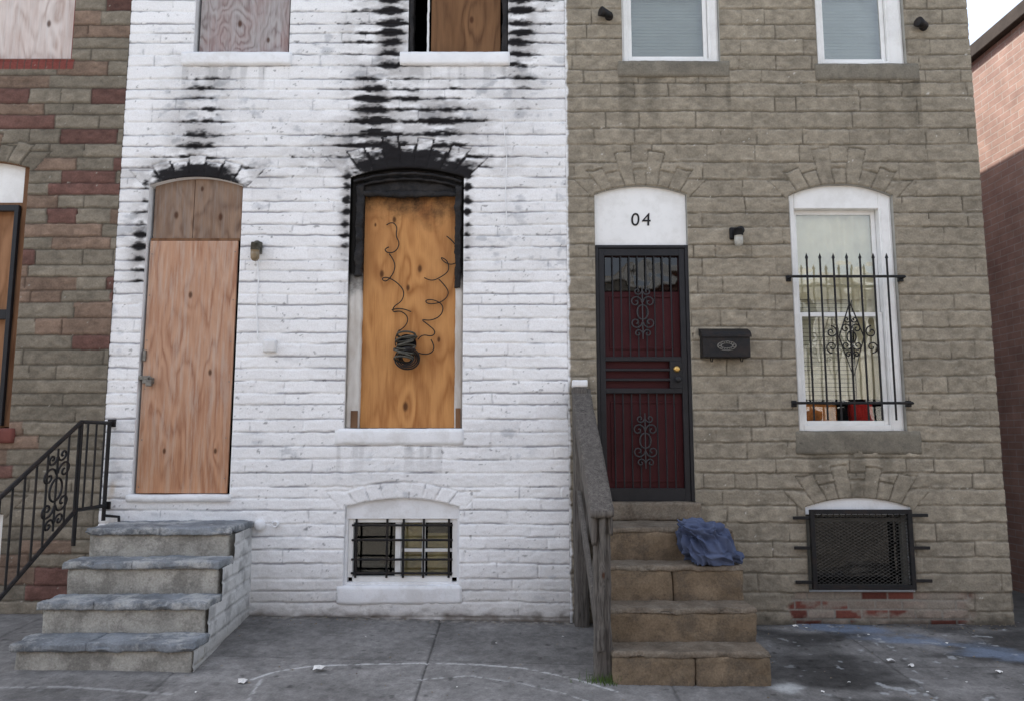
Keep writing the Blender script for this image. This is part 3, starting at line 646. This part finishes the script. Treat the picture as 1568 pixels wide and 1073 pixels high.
boxes('upper_frame', [(-3.778, -3.752, .03, .09, 4.602, 5.8), (-4.69, -3.778, .03, .09, 4.602, 4.622)], m_plain('red_trim', (.18, .035, .03), .6), lh)
boxes('window_frame', [(-4.92, -4.86, .03, .10, 1.49, 3.72), (-4.09, -4.032, .03, .10, 1.49, 3.72), (-4.86, -4.09, .031, .10, 3.30, 3.35), (-4.86, -4.09, .031, .10, 1.485, 1.54), (-4.15, -4.09, .05, .10, 1.54, 3.3)], M_frameb, lh)
box('window_top_panel', (-4.86, -4.09, .06, .08, 3.35, 3.72), M_whitetrim, lh, 0)
box('window_board', (-4.86, -4.15, .07, .085, 1.54, 3.30), M_leftply, lh, 0)
boxes('window_storm_frame', [(-4.13, -4.095, -.005, .03, 1.5, 3.32), (-4.86, -4.13, -.004, .03, 2.36, 2.44), (-4.86, -4.13, -.004, .03, 3.27, 3.32)], M_irondoor, lh)
rbox('window_sill', (-5.0, -3.97, -.04, .1, 1.36, 1.482), .03, .012, .005, m_plain('red_sill', (.14, .05, .04), .8), lh)
box('basement_panel', (-5.0, -4.02, .06, .08, .3, .9), M_whitetrim, lh, 0)
# ------------------------------------------------------------------ GROUND
def gz(x, y):
    return -.01-.022*np.clip(x, -2.6, 1.2)+.055*np.maximum(y, -9.)
xs = np.concatenate([np.linspace(-30, -5.3, 40), np.linspace(-5.2, 5.6, 900), np.linspace(5.7, 30, 40)])
ys = np.concatenate([[-3.79, -3.78, -3.64], np.linspace(-3.62, -2.25, 60), np.linspace(-2.23, .06, 200)])
X, Y = np.meshgrid(xs, ys)
g = fbm(X, Y, 1.2, 1.6, 5, 301); g2 = fbm(X, Y, 7, 9, 5, 311); g3 = fbm(X, Y, 30, 30, 3, 321)
Zg = gz(X, Y)+.006*(g-.5)+.004*(g2-.5)+.0025*(g3-.5)
C = np.zeros(X.shape+(3,)); C[:] = (.195, .188, .180)
C *= ((.55+.9*g)*(.66+.68*g2)*(.68+.64*g3))[..., None]
slab = hsh(np.floor((X+.55)/1.52)*3+np.floor((Y+.92)/1.3)*11, 2.)
C *= (.88+.22*slab)[..., None]
jx = np.abs((X+.55+.01*(vn(X, Y, 2, 5, 9)-.5))/1.52-np.round((X+.55)/1.52))*1.52
jy = np.abs((Y+.92+.008*(vn(X, Y, 5, 2, 8)-.5))/1.3-np.round((Y+.92)/1.3))*1.3
jm = np.maximum(ss(.013, .004, jx)*np.where(np.abs(X+.55) < .4, 1, .55), ss(.012, .004, jy)*.35)
Zg -= .007*jm; C *= (1-.62*jm)[..., None]
ckn = np.abs(fbm(X, Y, 1.1, 1.4, 4, 333)-.5); ck = ss(.0035, .0008, ckn)*ss(.5, .58, fbm(X, Y, .6, .6, 2, 341))
Zg -= .004*ck; C *= (1-.5*ck)[..., None]
# old gum spots and oil drips
gum = ss(.80, .85, fbm(X, Y, 16, 16, 2, 347))*.4
C = C*(1-gum[..., None])
def gp(u, v):
    fy = F*math.cos(TH)-(536.5-v)*math.sin(TH); fz = F*math.sin(TH)+(536.5-v)*math.cos(TH)
    t = 4.9/fy
    for _ in range(12): t = (float(gz((u-784)*t, CY+fy*t))-CH)/fz
    return ((u-784)*t, CY+fy*t)
def polydist(pts):
    d = np.full_like(X, 9.)
    for a, b in zip(pts[:-1], pts[1:]):
        a = np.array(a); b = np.array(b); ab = b-a
        t = np.clip(((X-a[0])*ab[0]+(Y-a[1])*ab[1])/(ab@ab), 0, 1)
        d = np.minimum(d, np.hypot(X-a[0]-t*ab[0], Y-a[1]-t*ab[1]))
    return d
for pts, w, am in (([(385, 1040), (420, 1028), (480, 1019), (560, 1016), (640, 1015), (720, 1016), (800, 1022), (870, 1036), (945, 1058)], .016, .95),
                   ([(640, 1040), (720, 1034), (800, 1046), (860, 1060), (900, 1073)], .010, .7), ([(0, 1052), (100, 1050), (260, 1062)], .02, .4),
                   ([(400, 1040), (388, 1058), (380, 1073)], .014, .6)):
    m = ss(w, w*.3, polydist([gp(*p) for p in pts])+.012*(g2-.5))*am*ss(.25, .5, g3)
    C = cmix(C, m, (.50, .50, .49))
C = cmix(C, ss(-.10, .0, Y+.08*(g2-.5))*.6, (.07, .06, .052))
C = cmix(C, ss(.12, .0, np.hypot(np.maximum(np.abs(X+.85)-1.3, 0), Y+.03)+.1*(g3-.5))*ss(.5, .65, g3)*.7, (.34, .31, .27))
dm = ss(1.4, 2.0, X)*ss(.34, .56, fbm(X, Y, 1.3, 2.4, 4, 345))*.62
C = C*(1-dm[..., None])
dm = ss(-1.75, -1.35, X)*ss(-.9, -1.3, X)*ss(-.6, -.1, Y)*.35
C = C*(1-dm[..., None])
a = np.array(gp(1255, 960)); b = np.array(gp(1560, 1003))
sm = np.maximum(ss(.22, .05, polydist([a, (lerp(a[0], b[0], .5), lerp(a[1], b[1], .45)), b])+.40*(fbm(X, Y, 2.5, 7, 4, 351)-.42)), ss(.20, .02, polydist([gp(1240, 958), gp(1330, 962)])+.15*(g2-.5)))
C = cmix(C, sm*ss(.30, .5, g2+.1)*.75, (.18, .225, .30))
sp = (ss(.74, .80, fbm(X, Y, 13, 13, 3, 361)))*(.15+.6*ss(1.5, 2.2, X))
C = cmix(C, sp, (.36, .37, .37))
C = cmix(C, ss(.13, .05, np.hypot((X-gp(1205, 1052)[0]), (Y-gp(1205, 1052)[1]))+.12*(g2-.5))*.8, (.46, .47, .46))
Zg[0] = -.6; C[1] *= 1.3; C[2] *= 1.3
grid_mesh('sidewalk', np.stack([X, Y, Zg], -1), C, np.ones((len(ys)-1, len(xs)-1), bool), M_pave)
M_road = m_plain('pale_bounce_road', (.21, .195, .175), .85, 0, .25, 3, .6, 90)  # unseen road made pale to bounce sunlight onto the shaded facades
M_conc = m_plain('far_concrete', (.30, .28, .25), .85, 0, .2, 2, .5, 60)
def sheet(nm, x0, x1, y0, y1, z, mt): return mk(nm, [(x0, y0, z), (x1, y0, z), (x1, y1, z), (x0, y1, z)], [(0, 1, 2, 3)], mt)
sheet('ground', -400, 400, -400, 400, -.50, m_plain('earth', (.12, .11, .09), .95, 0, .3, .3, 0))
sheet('road', -60, 60, -12.2, -3.70, -.36, M_road)
boxes('far_sidewalk', [(-60, 60, -15.5, -12.2, -.6, -.22)], M_conc, None, .02)
sheet('alley_paving', 3.89, 5.01, .06, 30, -.10, m_plain('alley_paving', (.10, .10, .095), .9))
# ------------------------------------------------------------------ LEFT STEPS
ls = empty('painted_stone_steps')
fr = [(-.50, .755, -2.035), (-.75, .555, -2.01), (-1.0, .340, -1.985), (-1.25, .145, -1.955)]
for i, (yf, zt, xr) in enumerate(fr):
    yb = 0.012 if i == 0 else fr[i-1][0]+.005
    rbox('riser_%d' % (i+1), (-3.065, xr-.022, yf+.03, yb, -.2, zt-.048), .025, .008, .007, M_stepwhite, ls, 6)
    wj = [-3.09, -2.55-.06*(i % 2), xr] if i != 2 else [-3.09, -2.72, xr]
    for j in range(2):
        rbox('tread_%d_%d' % (i+1, j+1), (wj[j]+(.003 if j else 0), wj[j+1], yf-.005*j, yb+.01, zt-.05, zt+(.004 if j else 0)), .013, .007, .008, M_steptread, ls, 9, None, .05)
def col_side(X, Z, q, H):
    g2 = fbm(X, Z, 9, 12, 4, 71)
    C = np.zeros(X.shape+(3,)); C[:] = (.62, .62, .61)
    C *= (1-.30*(1-q['prof'])-.35*ss(.42, .68, g2))[..., None]
    return cmix(C, ss(.25, -.08, Z+X*.05+.1*(g2-.5))*.6, (.22, .2, .17)), H
def kside(cx, cz):
    r = np.zeros_like(cx, bool)
    for i, (yf, zt, xr) in enumerate(fr): r |= (cx < -yf-.025) & (cz < zt-.04)
    return r
wall('side_wall', .0, 1.25, -.2, .76, .010, [], 51, .10, [.2, .26, .32], .010, .012, col_side, M_wall, ls, U=(.0656, -1, 0), O=(-2.052, 0, 0), Nv=(1, 0, 0), keepf=kside, vjoint=.9, wob=.8, rf=1.5)
# ------------------------------------------------------------------ RIGHT STEPS
rs_ = empty('tan_stone_steps')
fr2 = [(-.50, .757), (-.75, .53), (-1.0, .30), (-1.25, .095)]
for i, (yf, zt) in enumerate(fr2):
    yb = -.01 if i == 0 else fr2[i-1][0]+.005
    cuts = [[.665, 1.60], [.62, 1.10, 1.59], [.62, 1.588], [.615, 1.12, 1.585]][i]
    for j in range(len(cuts)-1):
        rbox('step_%d_%d' % (i+1, j+1), (cuts[j]+(.004 if j else 0), cuts[j+1], yf+.002*j, yb, -.25 if i == 3 else fr2[i+1][1]-.08, zt-.03+.003*j), .018, .016, .012, M_steptan, rs_, 5)
    rbox('top_skim_%d' % (i+1), (cuts[0]-.004, cuts[-1]+.004, yf-.002, yb, zt-.040, zt), .014, .013, .009, M_steptop, rs_, 7, None, .06)
# ------------------------------------------------------------------ TIMBER HANDRAIL
tr = empty('timber_stair_rail')
rbox('wall_post', (.480, .595, -.125, -.022, -.1, 1.80), .03, .008, .005, M_post, tr, 5)
rbox('wall_post_cap', (.478, .60, -.13, -.02, 1.802, 1.86), .02, .008, .004, M_white, tr, 6)
rbox('newel_post', (.515, .625, -1.19, -1.09, -.2, .95), .022, .012, .010, M_post, tr, 5)
def slope(p):
    t = (-p.y)/1.2
    return Vector((p.x+.02*t, p.y, p.z-t*.86))
rbox('rail_top', (.468, .625, -1.25, -.06, 1.795, 1.84), .025, .008, .006, M_post, tr, 5, slope)
rbox('rail_side', (.480, .515, -1.22, -.08, 1.60, 1.79), .028, .006, .005, M_post, tr, 5, slope)
rbox('rail_side_inner', (.585, .615, -1.22, -.08, 1.66, 1.79), .028, .006, .004, M_post, tr, 5, slope)
def lean(p): return Vector((p.x+.035*(p.z-.0)-.015, p.y, p.z))
rbox('split_board', (.535, .575, -1.235, -1.20, .08, .90), .02, .006, .010, M_post, tr, 8, lean)
rbox('lower_stringer', (.50, .535, -1.12, -.1, 1.0, 1.09), .028, .006, .004, M_post, tr, 5, slope)
# ------------------------------------------------------------------ IRON RAILING
ir = empty('iron_stair_railing')
xr = -3.20
top = [(xr, 0., 1.52), (xr, -.44, 1.52), (xr, -1.32, 1.0), (xr, -1.75, .75)]
bot = [(xr, 0., .875), (xr, -.44, .875), (xr, -1.32, .33), (xr, -1.75, .10)]
curves('rails', [top, bot], .016, M_iron, ir, 1)
def zon(pl, y):
    for a, b in zip(pl[:-1], pl[1:]):
        if a[1] >= y >= b[1]: return lerp(a[2], b[2], (a[1]-y)/(a[1]-b[1]))
    return pl[-1][2]
yy = [-.12-.115*i for i in range(14)]
curves('balusters', [[(xr, y, zon(bot, y)), (xr, y, zon(top, y))] for y in yy if abs(y+.70) > .07], .008, M_iron, ir, 2)
curves('posts', [[(xr, -.055, .76), (xr, -.055, 1.52)], [(xr, -.44, .62), (xr, -.44, 1.52)], [(xr, -1.32, -.12), (xr, -1.32, 1.0)], [(xr, -1.75, -.12), (xr, -1.75, .75)]], .017, M_iron, ir, 1)
oc = []
for p in ornament(0, 0, 0, 1.3): oc.append([(xr, -.70+q[0]*1.2, .5*(zon(top, -.7)+zon(bot, -.7))+q[2]+q[0]*.35) for q in p])
curves('scrolls', oc, .008, M_iron, ir, 2)
boxes('wall_plates', [(xr-.03, xr+.03, -.03, .0, z-.03, z+.03) for z in (1.52, .875)], M_iron, ir)
curves('foot_bracket', [[(xr, -.055, .80), (xr+.12, -.055, .79), (xr+.13, -.06, .72)]], .012, M_iron, ir)
# ------------------------------------------------------------------ MAILBOX
mb = empty('wall_mailbox')
x0, z1 = sv(1075, 508, -.1); x1, z0 = sv(1149, 547, -.1)
box('body', (x0, x1, -.115, -.012, z0, z1-.02), M_iron, mb, .006)
vs = []; prof = [(-.010, z1+.035), (-.03, z1+.035), (-.10, z1+.005), (-.128, z1-.025), (-.128, z1-.045), (-.120, z1-.045), (-.010, z1-.018)]
for x in (x0-.008, x1+.008): vs += [(x, y, z) for y, z in prof]
n = len(prof); mk('lid', vs, [tuple(range(n)), tuple(range(n, 2*n))]+[(i, (i+1) % n, n+(i+1) % n, n+i) for i in range(n)], M_iron, mb)
mxx = (x0+x1)/2; mzz = (z0+z1)/2-.012
curves('oval_ornament', [[(mxx+.075*math.cos(a), -.118, mzz+.035*math.sin(a)) for a in np.linspace(0, 6.283, 28)], [(mxx+.045*math.cos(a), -.119, mzz+.02*math.sin(a)) for a in np.linspace(0, 6.283, 22)]]
       + [[(mxx+.06*math.cos(a)+.012*math.cos(b), -.119, mzz+.028*math.sin(a)+.010*math.sin(b)) for b in np.linspace(0, 6.283, 8)] for a in np.linspace(0, 5.6, 9)], .0028, M_steel, mb)
curves('paper_hooks', [[(x, -.06, z0), (x, -.08, z0-.03), (x, -.12, z0-.035), (x, -.135, z0-.01)] for x in (x0+.07, x1-.07)], .004, M_iron, mb)
# ------------------------------------------------------------------ LAMPS
def jar_lamp(u, v, bracket, gl, side):
    e = empty('wall_lamp'); x, z = sv(u, v, -.05)
    box('back_box', (x-.055, x+.035, -.045, -.006, z-.01, z+.09), bracket, e, .01)
    lathe('socket', (x, -.05, z+.055), [(.02, 0), (.032, .018), (.032, .055), (.026, .06)], (side*.4, -1, -.1), bracket, e)
    lathe('arm', (x, -.085, z+.06), [(.035, .0), (.038, -.05), (.034, -.055)], (0, 0, 1), bracket, e)
    lathe('jar', (x, -.085, z+.01), [(.033, 0), (.036, -.03), (.034, -.07), (.022, -.09), (.004, -.096)], (0, 0, 1), gl, e)
jar_lamp(393, 386, M_lampmetal, M_amber, 1)
jar_lamp(1129, 364, M_iron, M_lampglass, 1)
for (u, v) in ((928, 22), (1412, 38)):
    e = empty('flood_lamp'); x, z = sv(u, v, -.06)
    lathe('base', (x+.03, -.01, z), [(.035, 0), (.035, -.02), (.022, -.03)], (0, 1, 0), M_iron, e)
    lathe('hood', (x+.03, -.05, z+.0), [(.012, -.03), (.025, -.01), (.032, .04), (.042, .09), (.03, .092)], (-1, -.5, .1), M_iron, e)
# ------------------------------------------------------------------ BLUE CLOTH
m, nt, bs = newmat('blue_cloth'); M_fabric = m
n1 = noi(nt, objco(nt), 7, 5); nt.links.new(ramp(nt, n1, [(.3, (.052, .066, .120)), (.7, (.105, .130, .205))]), bs.inputs['Base Color'])
bs.inputs['Roughness'].default_value = .9
bump(nt, bs, noi(nt, objco(nt), 250, 2), .3, .002)
bm_ = bmesh.new(); bmesh.ops.create_icosphere(bm_, subdivisions=6, radius=1.)
ccx = 1.37
def sgn(a, e): return math.copysign(abs(a)**e, a)
for v in bm_.verts:
    p = v.co.copy()
    q = Vector((sgn(p.x, .65), sgn(p.y, .7), sgn(p.z, .7)))
    w = mn.noise_vector(p*1.1+Vector((5, 2, 1)))
    r1 = 1-abs(mn.noise(Vector((p.x*1.5+p.z, p.y*1.5, p.z*.9-p.x*.6))+w*1.3))*3.6
    r2 = 1-abs(mn.noise(Vector((p.x*3.4+p.z*2, p.y*3, p.z*1.5-p.x))+w*1.6+Vector((3, 7, 1))))*3.6
    f = 1+.18*r1+.13*r2
    q = Vector((q.x*.158*f, q.y*.14*f, q.z*.146*f))
    q.x += -.045*p.z+.02*mn.noise(p*2)
    if p.z < -.2: q.x += .05*max(0, p.x); q.y -= .02*max(0, -p.y)
    z = max(q.z, -.13+.006*mn.noise(p*9))
    v.co = Vector((ccx+q.x, -.62+q.y, .535+.128+z))
me = bpy.data.meshes.new('crumpled_blue_cloth'); bm_.to_mesh(me); bm_.free()
me.polygons.foreach_set('use_smooth', [True]*len(me.polygons))
link(bpy.data.objects.new('crumpled_blue_cloth', me), M_fabric, None)
# ------------------------------------------------------------------ LITTER
def flake(cx, cy, r, h, sd, n=10):
    z0 = float(gz(cx, cy))+.003; rnd = random.Random(sd)
    ring = [(cx+r*rnd.uniform(.6, 1.1)*math.cos(2*math.pi*i/n), cy+r*rnd.uniform(.4, .9)*math.sin(2*math.pi*i/n), z0+rnd.uniform(0, h)) for i in range(n)]
    return [(cx, cy, z0+h)]+ring
vs = []; fs = []
spots = [(490, 1027, .05), (373, 1045, .035), (1218, 959, .022), (1235, 962, .014), (1365, 1013, .032), (1395, 1020, .022), (1530, 1030, .026), (1330, 972, .012), (1300, 1045, .012), (862, 975, .01), (760, 985, .008), (300, 1060, .008), (1450, 985, .012), (560, 975, .007), (1260, 1060, .015), (1480, 1045, .01), (700, 1052, .006), (1420, 1060, .01)]
for i, (u, v, r) in enumerate(spots):
    p = gp(u, v); k = len(vs); vs += flake(p[0], p[1], r, r*.7, i); fs += [(k, k+1+j, k+1+(j+1) % 10) for j in range(10)]
mk('litter', vs, fs, m_plain('paper', (.70, .69, .66), .8, 0, .2, 20, .2, 40))
vs = []; fs = []
for i in range(420):
    x = random.uniform(-2.0, 4.2); y = -abs(random.gauss(0, .12))-.03
    if random.random() < .35: y = random.uniform(-1.5, 0)
    r = random.uniform(.003, .010); k = len(vs); vs += flake(x, y, r, r*.8, i, 5); fs += [(k, k+1+j, k+1+(j+1) % 5) for j in range(5)]
mk('debris', vs, fs, m_plain('leaf_debris', (.20, .16, .11), .9, 0, .6, 30, 0))
vs = []; fs = []
for i in range(160):
    x = .57+random.gauss(0, .06); y = -1.22+random.gauss(0, .03); z = float(gz(x, y)); a = random.uniform(0, 6.28); h = random.uniform(.02, .07)
    dx_, dy_ = .02*math.cos(a), .02*math.sin(a); k = len(vs); vs += [(x-.002, y, z), (x+.002, y, z), (x+dx_, y+dy_, z+h)]; fs.append((k, k+1, k+2))
mk('weeds', vs, fs, m_plain('weed_green', (.07, .11, .03), .8))
# ------------------------------------------------------------------ NEIGHBOURS
nb = empty('brick_corner_house')
M_nb = m_brick('corner_house_brick', (.38, .26, .22), (.33, .22, .19), (.38, .33, .30), 1., .3)
box('walls', (5.0, 9.6, -.0, 12, -.5, 5.45), M_nb, nb, 0)
boxes('roof_edge', [(4.93, 9.7, -.1, 12.1, 5.455, 5.60)], m_plain('tar_edge', (.05, .04, .035), .8), nb, .01)
pal = [((.40, .15, .11), (.30, .12, .09)), ((.60, .55, .48), (.55, .50, .44)), ((.34, .16, .12), (.28, .12, .10)), ((.68, .66, .62), (.64, .62, .58))]
mats = [m_brick('street_brick', a, b, (.45, .42, .38)) for a, b in pal]
for i in range(10):
    x0 = -19+3.8*i; e = empty('opposite_rowhouse'); y = -15.5
    box('walls', (x0, x0+3.795, y-8, y, -.4, 6.2+.15*(i % 3)), mats[i % 4], e, 0)
    box('cornice', (x0+.02, x0+3.77, y, y+.3, 5.9, 6.25), M_whitetrim, e, .02)
    wl = []; gl = []
    for (a, b, c_, d_) in ((.4, 1.25, .3, 2.5), (1.9, 2.9, 1.1, 2.7), (.5, 1.3, 3.9, 5.3), (2.2, 3.0, 3.9, 5.3)):
        wl += [(x0+a-.08, x0+a, y, y+.06, c_, d_), (x0+b, x0+b+.08, y, y+.06, c_, d_), (x0+a-.08, x0+b+.08, y, y+.061, d_, d_+.1), (x0+a-.1, x0+b+.1, y, y+.1, c_-.08, c_)]
        gl.append((x0+a, x0+b, y, y+.02, c_, d_))
    boxes('trim', wl, M_whitetrim, e, 0); boxes('panes', gl, M_dark, e, 0)
    rbox('stoop', (x0+.3, x0+1.35, y+.02, y+1.0, -.23, .28), .3, .02, .0, M_conc, e)
# ------------------------------------------------------------------ LIGHT
d = Vector((1, -.65, -1.78)).normalized()
sl = bpy.data.lights.new('sun', 'SUN'); sl.energy = 9.5; sl.angle = math.radians(.5); sl.color = (1., .93, .84)
so = bpy.data.objects.new('sun', sl); S.collection.objects.link(so); so.rotation_euler = d.to_track_quat('-Z', 'Y').to_euler(); so.location = (-8, 6, 14)
w = bpy.data.worlds.new('World'); S.world = w; w.use_nodes = True; nt = w.node_tree
sk = nd(nt, 'ShaderNodeTexSky', sky_type='NISHITA'); sk.sun_disc = False
sk.sun_elevation = math.asin(-d.z); sk.sun_rotation = math.atan2(-d.x, -d.y)
sk.air_density = 1.; sk.dust_density = 1.5; sk.ozone_density = 1.
hs = nd(nt, 'ShaderNodeHueSaturation', {'Color': sk.outputs[0], 'Saturation': .48})
bgn = nt.nodes['Background']; nt.links.new(hs.outputs[0], bgn.inputs[0]); bgn.inputs[1].default_value = .40
# ------------------------------------------------------------------ CAMERA
cd = bpy.data.cameras.new('camera'); cam = bpy.data.objects.new('camera', cd); S.collection.objects.link(cam)
cd.sensor_width = 36; cd.lens = 36*F/1568; cd.clip_end = 2000
cam.location = (0, CY, CH); cam.rotation_euler = (math.pi/2+TH, 0, 0)
S.camera = cam
S.view_settings.view_transform = 'Standard'; S.view_settings.look = 'None'; S.view_settings.exposure = 0
